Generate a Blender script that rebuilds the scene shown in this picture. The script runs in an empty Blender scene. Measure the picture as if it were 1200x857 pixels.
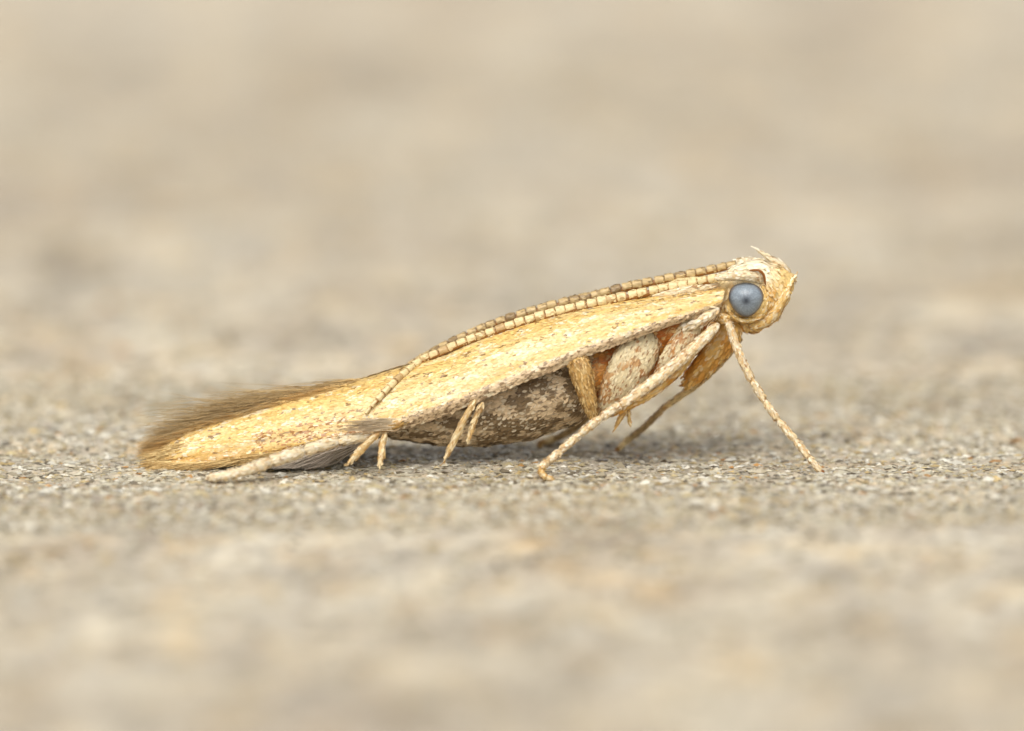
import bpy, bmesh, math, random
import numpy as np
from mathutils import Vector, Matrix, Euler

random.seed(7)
RNG = np.random.default_rng(11)
scene = bpy.context.scene
COL = scene.collection
scene.unit_settings.system = 'METRIC'
scene.unit_settings.scale_length = 0.001          # one unit is one millimetre

# ------------------------------------------------------------------ camera
PITCH = math.radians(10.0)
DIST = 150.0
MM = 0.01                                          # millimetres per photo pixel at the moth
FWD = np.array([0, math.cos(PITCH), -math.sin(PITCH)])
UP = np.array([0, math.sin(PITCH), math.cos(PITCH)])
RIGHT = np.array([1.0, 0, 0])
CAM = -DIST * FWD + (540 - 428.5) * MM * UP
cam_data = bpy.data.cameras.new('camera')
cam = bpy.data.objects.new('camera', cam_data)
COL.objects.link(cam)
cam.location = CAM
cam.rotation_euler = (math.radians(90) - PITCH, 0, 0)
cam_data.sensor_width = 36.0
cam_data.lens = 36.0 * DIST / (1200 * MM)
cam_data.clip_start = 1.0
cam_data.clip_end = 2000.0
cam_data.dof.use_dof = True
cam_data.dof.focus_distance = DIST - 0.55
cam_data.dof.aperture_fstop = cam_data.lens * 1e-3 / (2 * 2.75)   # lens opening 5.5 mm across
scene.camera = cam

# ------------------------------------------------------------------ sky, sun, exposure
SUN_EL, SUN_AZ = math.radians(57), math.radians(192)   # azimuth clockwise from +Y (away from camera)
world = bpy.data.worlds.new('World')
scene.world = world
world.use_nodes = True
wn, wl = world.node_tree.nodes, world.node_tree.links
wn.clear()
w_out = wn.new('ShaderNodeOutputWorld')
w_bg = wn.new('ShaderNodeBackground')
w_sky = wn.new('ShaderNodeTexSky')
w_hsv = wn.new('ShaderNodeHueSaturation')
w_sky.sky_type = 'NISHITA'
w_sky.sun_disc = False
w_sky.sun_elevation = SUN_EL
w_sky.sun_rotation = SUN_AZ
w_sky.dust_density = 3.0
w_hsv.inputs['Saturation'].default_value = 0.04     # a veiled, milky sky
wl.new(w_sky.outputs[0], w_hsv.inputs['Color'])
wl.new(w_hsv.outputs[0], w_bg.inputs['Color'])
wl.new(w_bg.outputs[0], w_out.inputs['Surface'])
w_bg.inputs['Strength'].default_value = 0.15

sun_data = bpy.data.lights.new('sun', 'SUN')
sun_data.energy = 1.5
sun_data.angle = math.radians(36)
sun_data.color = (1.0, 0.95, 0.87)
sun = bpy.data.objects.new('sun', sun_data)
COL.objects.link(sun)
sd = Vector((math.sin(SUN_AZ) * math.cos(SUN_EL), math.cos(SUN_AZ) * math.cos(SUN_EL), math.sin(SUN_EL)))
sun.rotation_euler = sd.to_track_quat('Z', 'Y').to_euler()
sun.location = sd * 60

scene.view_settings.view_transform = 'Standard'
scene.view_settings.look = 'None'
scene.view_settings.exposure = 0.25
scene.view_settings.gamma = 1.0
scene.view_settings.use_curve_mapping = False
scene.render.engine = 'CYCLES'
scene.cycles.use_denoising = True
scene.cycles.max_bounces = 6
scene.cycles.diffuse_bounces = 4

# ------------------------------------------------------------------ helpers
def lin(r, g, b):
    f = lambda c: (c / 255 / 12.92) if c / 255 <= 0.04045 else ((c / 255 + 0.055) / 1.055) ** 2.4
    return np.array([f(r), f(g), f(b)])

def P(px, py, y):
    """point on the vertical plane at depth y (mm) that stands at this place of the side view"""
    ray = DIST * FWD + (px - 600) * MM * RIGHT + (428.5 - py) * MM * UP
    s = (y - CAM[1]) / ray[1]
    return CAM + s * ray

def side(p):
    """inverse of P: side-view coordinates of points (n,3)"""
    d = np.asarray(p) - CAM
    k = DIST / (d @ FWD)
    return 600 + (d @ RIGHT) * k / MM, 428.5 - (d @ UP) * k / MM

def vhash(ix, iy, iz, seed):
    h = (ix * 374761393 + iy * 668265263 + iz * 2147483647 + seed * 974634577) & 0xFFFFFFFF
    h = ((h ^ (h >> 13)) * 1274126177) & 0xFFFFFFFF
    h = ((h ^ (h >> 16)) * 2246822519) & 0xFFFFFFFF
    return ((h ^ (h >> 15)) & 0xFFFFFF) / float(0xFFFFFF)

def vnoise(p, scale=1.0, seed=0):
    p = np.asarray(p, float) * scale + 1000.0
    i = np.floor(p).astype(np.int64)
    f = p - i
    f = f * f * (3 - 2 * f)
    r = 0
    for dx in (0, 1):
        for dy in (0, 1):
            for dz in (0, 1):
                w = (f[:, 0] if dx else 1 - f[:, 0]) * (f[:, 1] if dy else 1 - f[:, 1]) * (f[:, 2] if dz else 1 - f[:, 2])
                r = r + w * vhash(i[:, 0] + dx, i[:, 1] + dy, i[:, 2] + dz, seed)
    return r

def fbm(p, scale, octs=3, seed=0):
    a, t, r = 1.0, 0.0, 0.0
    for k in range(octs):
        r = r + a * vnoise(p, scale * 2.03 ** k, seed + k)
        t += a
        a *= 0.5
    return r / t

def sstep(a, b, x):
    t = np.clip((x - a) / (b - a), 0, 1)
    return t * t * (3 - 2 * t)

def mix(a, b, t):
    t = np.asarray(t)[..., None]
    return a * (1 - t) + b * t

def unit(v):
    return v / np.maximum(np.linalg.norm(v, axis=-1, keepdims=True), 1e-9)

def make_mesh(name, V, F, C=None, smooth=None):
    """V (n,3); F list of index arrays (m,k); C (n,3) linear colour per vertex; smooth: flag per block"""
    me = bpy.data.meshes.new(name)
    F = [np.asarray(f, np.int32) for f in F if len(f)]
    nl = sum(f.size for f in F)
    npoly = sum(len(f) for f in F)
    me.vertices.add(len(V))
    me.vertices.foreach_set('co', np.asarray(V, np.float32).ravel())
    me.loops.add(nl)
    me.loops.foreach_set('vertex_index', np.concatenate([f.ravel() for f in F]))
    me.polygons.add(npoly)
    starts, tot = [], 0
    for f in F:
        starts.append(tot + np.arange(len(f)) * f.shape[1])
        tot += f.size
    me.polygons.foreach_set('loop_start', np.concatenate(starts).astype(np.int32))
    if smooth is None:
        smooth = [True] * len(F)
    sm = np.concatenate([np.full(len(f), bool(s)) for f, s in zip(F, smooth)])
    me.polygons.foreach_set('use_smooth', sm)
    if C is not None:
        a = me.color_attributes.new('Col', 'FLOAT_COLOR', 'POINT')
        a.data.foreach_set('color', np.hstack([C, np.ones((len(C), 1))]).astype(np.float32).ravel())
    me.update(calc_edges=True)
    me.validate()
    return me

def link(name, me, mat, parent=None):
    o = bpy.data.objects.new(name, me)
    if not me.materials:
        me.materials.append(mat)
    COL.objects.link(o)
    o.parent = parent
    return o

def tri_split(quads):
    q = np.asarray(quads)
    return np.vstack([q[:, [0, 1, 2]], q[:, [0, 2, 3]]])

def vertex_normals(V, T):
    fn = np.cross(V[T[:, 1]] - V[T[:, 0]], V[T[:, 2]] - V[T[:, 0]])
    N = np.zeros_like(V)
    for k in range(3):
        np.add.at(N, T[:, k], fn)
    return unit(N)

LEAF = np.array([[0, 0], [.38, -.46], [.82, -.42], [1.0, -.12], [1.0, .12], [.82, .42], [.38, .46]])
LEAF_T = np.array([[0, 1, 2], [0, 2, 3], [0, 3, 4], [0, 4, 5], [0, 5, 6]])

def coat(V, T, N, flow, attr, n, length, width, colour, lift=(6, 18), jit=0.18, off=0.004, keep=None, weight=None):
    """overlapping insect scales: n small leaf-shaped flakes lying on the triangles T"""
    a, b, c = V[T[:, 0]], V[T[:, 1]], V[T[:, 2]]
    area = np.linalg.norm(np.cross(b - a, c - a), axis=1)
    if weight is not None:
        area = area * weight
    idx = RNG.choice(len(T), n, p=area / area.sum())
    r1, r2 = np.sqrt(RNG.random(n)), RNG.random(n)
    w = np.stack([1 - r1, r1 * (1 - r2), r1 * r2], 1)
    ip = lambda A: np.einsum('nk,nkd->nd', w, A[T[idx]])
    p, nn, fl, at = ip(V), unit(ip(N)), ip(flow), ip(attr)
    if keep is not None:
        k = keep(p, at)
        p, nn, fl, at = p[k], nn[k], fl[k], at[k]
        n = len(p)
    t = unit(fl - nn * np.sum(fl * nn, 1, keepdims=True))
    bt = np.cross(nn, t)
    ang = RNG.normal(0, jit, n)[:, None]
    t, bt = t * np.cos(ang) + bt * np.sin(ang), bt * np.cos(ang) - t * np.sin(ang)
    L = length * RNG.uniform(.7, 1.25, n)
    W = width * RNG.uniform(.7, 1.2, n)
    li = np.radians(RNG.uniform(lift[0], lift[1], n))
    roll = RNG.normal(0, .16, n)
    out = np.zeros((n, 7, 3))
    for k, (u, v) in enumerate(LEAF):
        z = u * L * np.sin(li) + v * W * roll - (u * u) * L * .10 + off - abs(v) * W * .12
        out[:, k] = p + t * (u * L * np.cos(li))[:, None] + bt * (v * W)[:, None] + nn * z[:, None]
    F = (np.arange(n)[:, None, None] * 7 + LEAF_T[None]).reshape(-1, 3)
    C = np.repeat(colour(p, at), 7, axis=0)
    return out.reshape(-1, 3), F, C

def join(*blocks):
    """blocks of (V, [F...], C, smooth)"""
    Vs, Fs, Cs, sm, o = [], [], [], [], 0
    for V, F, C, s in blocks:
        Vs.append(V); Cs.append(C)
        for f in F:
            Fs.append(np.asarray(f) + o); sm.append(s)
        o += len(V)
    return np.vstack(Vs), Fs, np.vstack(Cs), sm

def catmull(pts, vals, n):
    pts = np.asarray(pts, float); vals = np.asarray(vals, float)
    A = np.hstack([pts, vals[:, None]])
    A = np.vstack([2 * A[0] - A[1], A, 2 * A[-1] - A[-2]])
    m = len(A) - 3
    out = []
    for u in np.linspace(0, m - 1e-6, n):
        i = int(u); f = u - i
        a, b, c, d = A[i:i + 4]
        out.append(.5 * ((2 * b) + (c - a) * f + (2 * a - 5 * b + 4 * c - d) * f * f + (3 * b - a - 3 * c + d) * f ** 3))
    out = np.array(out)
    return out[:, :3], np.maximum(out[:, 3], 0.002)

def tube(pts, rad, n=24, sides=10, flat=1.0, bump=0.0):
    """smooth tapered limb: V, quads, tris, per-vertex tangent and (s, angle)"""
    C, R = catmull(pts, rad, n)
    T = unit(np.gradient(C, axis=0))
    x = np.array([0, -1.0, 0]); frames = []
    for t in T:
        x = x - t * np.dot(x, t); x = x / np.linalg.norm(x)
        frames.append((x, np.cross(t, x)))
    V, FL, AT = [], [], []
    for i in range(n):
        s = i / (n - 1)
        for k in range(sides):
            a = 2 * math.pi * k / sides
            r = R[i] * (1 + bump * (random.random() - .5))
            if i in (0, n - 1): r *= .55
            d = frames[i][0] * math.cos(a) * flat + frames[i][1] * math.sin(a)
            V.append(C[i] + d * r); FL.append(T[i]); AT.append((s, a))
    q = []
    for i in range(n - 1):
        for k in range(sides):
            k2 = (k + 1) % sides
            q.append((i * sides + k, i * sides + k2, (i + 1) * sides + k2, (i + 1) * sides + k))
    V.append(C[0] - T[0] * R[0] * .35); V.append(C[-1] + T[-1] * R[-1] * .5)
    FL += [T[0], T[-1]]; AT += [(0, 0), (1, 0)]
    a0, a1 = len(V) - 2, len(V) - 1
    tr = []
    for k in range(sides):
        k2 = (k + 1) % sides
        tr.append((a0, k2, k)); tr.append((a1, (n - 1) * sides + k, (n - 1) * sides + k2))
    V, FL, AT = np.array(V), np.array(FL), np.array(AT)
    Tt = np.vstack([tri_split(q), tr])
    N = vertex_normals(V, Tt)
    mid = np.repeat(C, sides, 0)
    if np.mean(np.sum(N[:len(mid)] * (V[:len(mid)] - mid), 1)) < 0:
        q = [f[::-1] for f in q]; tr = [f[::-1] for f in tr]
        Tt = Tt[:, ::-1]; N = -N
    return V, np.array(q), np.array(tr), Tt, N, FL, AT

def limb(name, pts, rad, colour, mat, parent, n_scales=260, sl=.06, sw=.032, n=24, sides=10, flat=1.0, lift=(3, 13), bump=.08):
    if lift == (3, 13) and n_scales:
        n_scales, sl, sw = int(n_scales * 1.7), sl * .82, sw * .72
    V, q, tr, Tt, N, FL, AT = tube(pts, rad, n, sides, flat, bump)
    blocks = [(V, [q, tr], colour(V, AT) * .9, True)]
    if n_scales:
        v, f, c = coat(V, Tt, N, FL, AT, n_scales, sl, sw, colour, lift)
        blocks.append((v, [f], c, False))
    V, F, C, sm = join(*blocks)
    return link(name, make_mesh(name, V, F, C, sm), mat, parent)

def hairs(roots, dirs, lens, droop, w, c0, c1, wave=.03, seg=5):
    """tapered three-sided hairs; droop is a vector added with the square of the length"""
    n = len(roots)
    dirs = unit(dirs)
    s = np.linspace(0, 1, seg)
    sideways = unit(np.cross(dirs, RNG.normal(0, 1, (n, 3))))
    up = np.cross(dirs, sideways)
    ph = RNG.uniform(0, 6.28, (n, 1))
    V = np.zeros((n, seg, 3, 3)); Cc = np.zeros((n, seg, 3, 3))
    for i, t in enumerate(s):
        c = roots + dirs * (lens * t)[:, None] + droop * (lens * t * t)[:, None] \
            + sideways * (wave * lens[:, None] * t * np.sin(ph + t * 3.5))
        r = w * (1 - .85 * t)
        for k in range(3):
            a = 2.094 * k
            V[:, i, k] = c + (sideways * math.cos(a) + up * math.sin(a)) * np.reshape(r, (-1, 1))
            Cc[:, i, k] = c0 * (1 - t) + c1 * t
    F = []
    for i in range(seg - 1):
        for k in range(3):
            k2 = (k + 1) % 3
            F.append((i * 3 + k, i * 3 + k2, (i + 1) * 3 + k2, (i + 1) * 3 + k))
    F = (np.arange(n)[:, None, None] * (seg * 3) + np.array(F)[None]).reshape(-1, 4)
    return V.reshape(-1, 3), F, Cc.reshape(-1, 3)

# ------------------------------------------------------------------ materials
def base_mat(name):
    m = bpy.data.materials.new(name); m.use_nodes = True
    nt = m.node_tree; nt.nodes.clear()
    out = nt.nodes.new('ShaderNodeOutputMaterial')
    b = nt.nodes.new('ShaderNodeBsdfPrincipled')
    nt.links.new(b.outputs[0], out.inputs[0])
    return m, nt, b, out

def scale_material(name, rough=.42, spec=.5, transl=.15, bump=.0):
    """scaled cuticle: the colour of each flake comes from the mesh, a fine ribbed relief from noise"""
    m, nt, b, out = base_mat(name)
    at = nt.nodes.new('ShaderNodeVertexColor'); at.layer_name = 'Col'
    tc = nt.nodes.new('ShaderNodeTexCoord')
    nz = nt.nodes.new('ShaderNodeTexNoise'); nz.inputs['Scale'].default_value = 38.0; nz.inputs['Detail'].default_value = 3
    nt.links.new(tc.outputs['Object'], nz.inputs['Vector'])
    mr = nt.nodes.new('ShaderNodeMapRange'); mr.inputs[3].default_value = .86; mr.inputs[4].default_value = 1.12
    nt.links.new(nz.outputs['Fac'], mr.inputs[0])
    mx = nt.nodes.new('ShaderNodeMix'); mx.data_type = 'RGBA'; mx.blend_type = 'MULTIPLY'; mx.inputs[0].default_value = 1
    nt.links.new(at.outputs['Color'], mx.inputs[6]); nt.links.new(mr.outputs[0], mx.inputs[7])
    nt.links.new(mx.outputs[2], b.inputs['Base Color'])
    b.inputs['Roughness'].default_value = rough
    b.inputs['Specular IOR Level'].default_value = spec
    if bump:
        bp = nt.nodes.new('ShaderNodeBump'); bp.inputs['Strength'].default_value = bump; bp.inputs['Distance'].default_value = .01
        nt.links.new(nz.outputs['Fac'], bp.inputs['Height']); nt.links.new(bp.outputs[0], b.inputs['Normal'])
    if transl:
        tr = nt.nodes.new('ShaderNodeBsdfTranslucent'); nt.links.new(mx.outputs[2], tr.inputs['Color'])
        ms = nt.nodes.new('ShaderNodeMixShader'); ms.inputs[0].default_value = transl
        nt.links.new(b.outputs[0], ms.inputs[1]); nt.links.new(tr.outputs[0], ms.inputs[2])
        nt.links.new(ms.outputs[0], out.inputs[0])
    return m

M_SCALE = scale_material('golden_wing_scales', .36, .55, .12)
M_BODY = scale_material('body_scales', .5, .35, .06)
M_LEG = scale_material('leg_scales', .42, .45, .12)
M_HAIR = scale_material('cilia', .42, .45, .2)
M_ANT = scale_material('antenna_segments', .42, .45, .08)

def eye_material():
    m, nt, b, out = base_mat('compound_eye')
    at = nt.nodes.new('ShaderNodeVertexColor'); at.layer_name = 'Col'
    tc = nt.nodes.new('ShaderNodeTexCoord')
    vo = nt.nodes.new('ShaderNodeTexVoronoi'); vo.inputs['Scale'].default_value = 48
    nt.links.new(tc.outputs['Object'], vo.inputs['Vector'])
    mr = nt.nodes.new('ShaderNodeMapRange'); mr.inputs[1].default_value = 0; mr.inputs[2].default_value = .6
    mr.inputs[3].default_value = 1.12; mr.inputs[4].default_value = .78
    nt.links.new(vo.outputs['Distance'], mr.inputs[0])
    mx = nt.nodes.new('ShaderNodeMix'); mx.data_type = 'RGBA'; mx.blend_type = 'MULTIPLY'; mx.inputs[0].default_value = 1
    nt.links.new(at.outputs['Color'], mx.inputs[6]); nt.links.new(mr.outputs[0], mx.inputs[7])
    nt.links.new(mx.outputs[2], b.inputs['Base Color'])
    bp = nt.nodes.new('ShaderNodeBump'); bp.inputs['Strength'].default_value = .25; bp.inputs['Distance'].default_value = .006
    bp.invert = True
    nt.links.new(vo.outputs['Distance'], bp.inputs['Height']); nt.links.new(bp.outputs[0], b.inputs['Normal'])
    b.inputs['Roughness'].default_value = .32
    b.inputs['Specular IOR Level'].default_value = .5
    return m
M_EYE = eye_material()

# ------------------------------------------------------------------ ground
def ground_height(x, y):
    p = np.stack([x, y, np.zeros_like(x)], 1)
    p2 = p * np.array([.6, 1, 1])
    h = (fbm(p2, .35, 2, 3) - .5) * .22 + (fbm(p2, 2.2, 3, 9) - .5) * .10 + (fbm(p, 9.0, 2, 21) - .5) * .055
    calm = 1 - .55 * np.exp(-((x + .3) / 5.5) ** 2 - ((y + .3) / 2.2) ** 2)
    return h * calm

def axis(lo, hi, fine, grow):
    a = list(np.arange(lo, hi, fine)); s = fine
    r = []; v = hi
    while v < 130:
        r.append(v); s *= grow; v += s
    s = fine; l = []; v = lo - fine
    while v > -130:
        l.append(v); s *= grow; v -= s
    return np.array(l[::-1] + a + r)

def ground_material():
    m, nt, b, out = base_mat('weathered_grainy_surface')
    N, L = nt.nodes, nt.links
    tc = N.new('ShaderNodeTexCoord')
    def noise(scale, detail=3, rough=.55, stretch=(1, 1, 1), loc=(0, 0, 0)):
        mp = N.new('ShaderNodeMapping'); mp.inputs['Scale'].default_value = stretch; mp.inputs['Location'].default_value = loc
        L.new(tc.outputs['Object'], mp.inputs['Vector'])
        z = N.new('ShaderNodeTexNoise'); z.inputs['Scale'].default_value = scale
        z.inputs['Detail'].default_value = detail; z.inputs['Roughness'].default_value = rough
        L.new(mp.outputs[0], z.inputs['Vector'])
        return z.outputs['Fac']
    def ramp(fac, stops):
        r = N.new('ShaderNodeValToRGB')
        e = r.color_ramp.elements
        while len(e) > 1: e.remove(e[-1])
        e[0].position, e[0].color = stops[0][0], (*stops[0][1], 1)
        for p_, c_ in stops[1:]:
            q = e.new(p_); q.color = (*c_, 1)
        L.new(fac, r.inputs[0]); return r.outputs[0]
    def mixc(a, b_, fac, mode='MIX'):
        x = N.new('ShaderNodeMix'); x.data_type = 'RGBA'; x.blend_type = mode
        if isinstance(fac, float): x.inputs[0].default_value = fac
        else: L.new(fac, x.inputs[0])
        L.new(a, x.inputs[6]); L.new(b_, x.inputs[7]); return x.outputs[2]
    broad = ramp(noise(.15, 3, .6, (1, .5, 1)), [(.27, (.39, .346, .312)), (.43, (.46, .402, .325)), (.55, (.52, .475, .405)), (.70, (.46, .374, .270))])
    patch = ramp(noise(.62, 4, .6, (.8, .7, 1), (7, 3, 0)), [(.30, (.66, .64, .61)), (.46, (.95, .94, .925)), (.60, (1.14, 1.14, 1.10)), (.74, (1.36, 1.38, 1.36))])
    mid = ramp(noise(2.1, 3, .6, (.8, .8, 1), (3, 17, 0)), [(.32, (.66, .64, .62)), (.48, (.98, .98, .97)), (.62, (1.10, 1.09, 1.05)), (.74, (1.35, 1.33, 1.26))])
    fine = ramp(noise(6.0, 3, .65, (1, .8, 1)), [(.28, (.42, .40, .37)), (.45, (.95, .93, .9)), (.60, (1.08, 1.06, 1.0)), (.74, (1.55, 1.5, 1.4))])
    warm = ramp(noise(1.3, 2, .5, (1, .8, 1), (31, 9, 0)), [(.50, (1, 1, 1)), (.72, (1.10, .96, .74))])
    c = mixc(broad, patch, 1.0, 'MULTIPLY')
    c = mixc(c, mid, 1.0, 'MULTIPLY')
    c = mixc(c, fine, .7, 'MULTIPLY')
    c = mixc(c, warm, 1.0, 'MULTIPLY')
    # an ochre stain well behind the moth
    mp = N.new('ShaderNodeMapping'); mp.inputs['Location'].default_value = (-7.0 / 4.0, -12.2 / 2.4, 0); mp.inputs['Scale'].default_value = (1 / 4.0, 1 / 2.4, 0)
    L.new(tc.outputs['Object'], mp.inputs['Vector'])
    gr = N.new('ShaderNodeTexGradient'); gr.gradient_type = 'QUADRATIC_SPHERE'; L.new(mp.outputs[0], gr.inputs[0])
    mu = N.new('ShaderNodeMath'); mu.operation = 'MULTIPLY'; L.new(gr.outputs['Fac'], mu.inputs[0]); L.new(noise(.8, 3), mu.inputs[1])
    mr = N.new('ShaderNodeMapRange'); mr.inputs[1].default_value = .05; mr.inputs[2].default_value = .35; L.new(mu.outputs[0], mr.inputs[0])
    rgb = N.new('ShaderNodeRGB'); rgb.outputs[0].default_value = (.36, .255, .135, 1)
    mm_ = N.new('ShaderNodeMath'); mm_.operation = 'MULTIPLY'; L.new(mr.outputs[0], mm_.inputs[0]); mm_.inputs[1].default_value = .85
    c = mixc(c, rgb.outputs[0], mm_.outputs[0])
    L.new(c, b.inputs['Base Color'])
    b.inputs['Roughness'].default_value = .6
    b.inputs['Specular IOR Level'].default_value = .35
    bp = N.new('ShaderNodeBump'); bp.inputs['Strength'].default_value = .6; bp.inputs['Distance'].default_value = .03
    L.new(noise(11.0, 4, .7), bp.inputs['Height']); L.new(bp.outputs[0], b.inputs['Normal'])
    return m

M_GROUND = ground_material()
gx, gy = axis(-7.2, 7.2, .04, 1.06), axis(-4.5, 6.0, .04, 1.06)
GX, GY = np.meshgrid(gx, gy)
gz = ground_height(GX.ravel(), GY.ravel())
gV = np.stack([GX.ravel(), GY.ravel(), gz], 1)
nx, ny = len(gx), len(gy)
ii = (np.arange(ny - 1)[:, None] * nx + np.arange(nx - 1)[None]).ravel()
gF = np.stack([ii, ii + 1, ii + nx + 1, ii + nx], 1)
ground = link('ground', make_mesh('ground', gV, [gF]), M_GROUND)
ground['kind'] = 'structure'
ground['label'] = 'pale weathered grainy surface under the moth'

# loose mineral grains and splinters, far too many to count
def grit(n, xr, yr, smin, smax):
    x = RNG.uniform(*xr, n); y = RNG.uniform(*yr, n)
    size = smin + (smax - smin) * RNG.random(n) ** 2.2
    z = ground_height(x, y)
    ico = np.array([[1, 0, 0], [-1, 0, 0], [0, 1, 0], [0, -1, 0], [0, 0, 1], [0, 0, -1]], float)
    fac = np.array([[0, 2, 4], [2, 1, 4], [1, 3, 4], [3, 0, 4], [2, 0, 5], [1, 2, 5], [3, 1, 5], [0, 3, 5]])
    V = ico[None] * RNG.uniform(.6, 1.25, (n, 6, 1)) + RNG.normal(0, .12, (n, 6, 3))
    V *= (size[:, None] * np.stack([RNG.uniform(.8, 1.7, n), RNG.uniform(.6, 1.2, n), RNG.uniform(.2, .5, n)], 1))[:, None]
    a = RNG.uniform(0, 6.28, n); ca, sa = np.cos(a)[:, None], np.sin(a)[:, None]
    V = np.stack([V[..., 0] * ca - V[..., 1] * sa, V[..., 0] * sa + V[..., 1] * ca, V[..., 2]], -1)
    V += np.stack([x, y, z + size * .1], 1)[:, None]
    pal = np.array([lin(205, 196, 172), lin(228, 222, 205), lin(176, 164, 138), lin(130, 118, 96), lin(196, 172, 122), lin(194, 178, 138), lin(90, 78, 58), lin(186, 140, 84)])
    pr = np.array([.29, .16, .23, .10, .09, .08, .035, .02])
    c = pal[RNG.choice(len(pal), n, p=pr / pr.sum())] * RNG.uniform(.7, 1.25, (n, 1)) * .82
    F = (np.arange(n)[:, None, None] * 6 + fac[None]).reshape(-1, 3)
    return V.reshape(-1, 3), F, np.repeat(c, 6, 0)

v1, f1, c1 = grit(60000, (-7.5, 7.5), (-4.5, 5.5), .012, .060)
v2, f2, c2 = grit(30000, (-10, 10), (-24, 34), .025, .10)
V, F, C, sm = join((v1, [f1], c1, False), (v2, [f2], c2, False))
M_GRIT = scale_material('mineral_grains', .34, .5, .0)
g_obj = link('grit', make_mesh('grit', V, F, C, sm), M_GRIT)
g_obj['kind'] = 'stuff'
g_obj['label'] = 'fine cream, grey and brown mineral grains strewn over the ground'
g_obj['category'] = 'grit'

# ------------------------------------------------------------------ the moth
moth = bpy.data.objects.new('moth', None)
moth.location = (0, 0, 0)
moth.empty_display_size = 1.0
COL.objects.link(moth)
moth['label'] = 'slender golden moth with blue-grey eye resting on the pale grainy surface'
moth['category'] = 'moth'

GOLD, PALE, DEEP = lin(243, 211, 138), lin(250, 236, 198), lin(205, 150, 66)
BROWN, DARK, PINK = lin(150, 100, 46), lin(74, 56, 38), lin(232, 210, 184)
ORANGE, CREAM, GREY = lin(176, 100, 32), lin(226, 214, 184), lin(150, 138, 124)

# ---- forewings
ST = np.array([  # top x, y, depth; lower edge x, y, depth, in side view from head to tail
    (852, 336, -.16, 846, 358, -.46), (805, 341, -.10, 808, 373, -.62), (740, 350, -.07, 757, 391, -.70),
    (680, 361, -.05, 697, 413, -.74), (620, 377, -.05, 642, 436, -.76), (560, 398, -.05, 585, 459, -.76),
    (510, 419, -.05, 530, 482, -.74), (460, 435, -.05, 480, 499, -.70), (410, 449, -.05, 430, 513, -.66),
    (360, 463, -.05, 378, 524, -.60), (310, 477, -.05, 325, 534, -.52), (260, 492, -.05, 272, 542, -.44),
    (212, 510, -.05, 222, 546, -.36), (176, 536, -.05, 180, 544, -.22)], float)
st_T = np.array([P(a, b, c) for a, b, c in ST[:, :3]])
st_B = np.array([P(a, b, c) for a, b, c in ST[:, 3:]])
NU, NV = 150, 26
Tc, _ = catmull(st_T, np.ones(len(ST)), NU)
Bc, _ = catmull(st_B, np.ones(len(ST)), NU)

def wing_grid(offset=0.0):
    u = np.linspace(0, 1, NU)[:, None]; v = np.linspace(0, 1, NV)[None]
    G = Tc[:, None] * (1 - v[..., None]) + Bc[:, None] * v[..., None]
    bul = .15 * np.sin(np.pi * np.clip(v, 0, 1) ** .85) * (.55 + .45 * np.sin(np.pi * np.clip(u * 1.1, 0, 1)))
    out = np.array([0, -.86, .5])
    G = G + bul[..., None] * out
    # shallow fold line and waves along the wing
    pl = (fbm(np.stack([np.broadcast_to(u * 5, (NU, NV)).ravel(), np.broadcast_to(v * 3, (NU, NV)).ravel(), np.zeros(NU * NV)], 1), 1.6, 2, 5) - .5).reshape(NU, NV)
    G = G + (.05 * pl)[..., None] * out
    # the outer edge is rolled under
    roll = sstep(.90, 1.0, v)[..., None]
    G = G + roll * np.array([0, .07, -.015])
    return G + offset * out

def wing_colour(pos, at):
    u, v = at[:, 0], at[:, 1]
    n = len(pos)
    q = np.stack([u * 7.0, v * 1.0, np.zeros(n)], 1)
    c = np.tile(GOLD, (n, 1))
    streak = fbm(q * np.array([1, 9, 1]), 2.2, 3, 40)
    c = mix(c, PALE, .55 * sstep(.46, .72, streak))
    c = mix(c, lin(232, 192, 112), .55 * sstep(.52, .75, fbm(q * np.array([1, 6, 1]), 3.1, 2, 51)))
    c = mix(c, PALE, .35 * np.exp(-((v - .55) / .2) ** 2) * (1 - sstep(.6, .85, u)))
    edge = sstep(.80, .90, v) * (1 - sstep(.60, .72, u))
    c = mix(c, PINK, edge * .85)
    c = mix(c, lin(206, 178, 122), .55 * sstep(.12, 0, v))
    tip = sstep(.68, .95, u)
    c = mix(c, lin(226, 172, 88), .45 * tip * sstep(.45, .9, v))
    r = RNG.random(n)
    c = mix(c, lin(254, 246, 224), ((RNG.random(n) < .45) & (vnoise(q * np.array([9, 14, 1]), 1.0, 91) > .62)) * .8)
    # dark flecks along the outer edge, rarer dashes on the disc, freckles near the tip
    c = mix(c, lin(142, 116, 90), ((r < .24) & (edge > .4)) * .85)
    fleck = vnoise(q * np.array([16, 26, 1]), 1.0, 77) > .85
    c = mix(c, lin(122, 78, 34), (fleck & (RNG.random(n) < .5) & (v < .8)) * .75)
    fr = (u > .62) & (u < .8) & (v > .55) & (RNG.random(n) < .22)
    c = mix(c, lin(172, 108, 50), fr * .8)
    return c * RNG.uniform(.82, 1.06, (n, 1)) * np.array([1.0, .955, .84])

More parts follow.
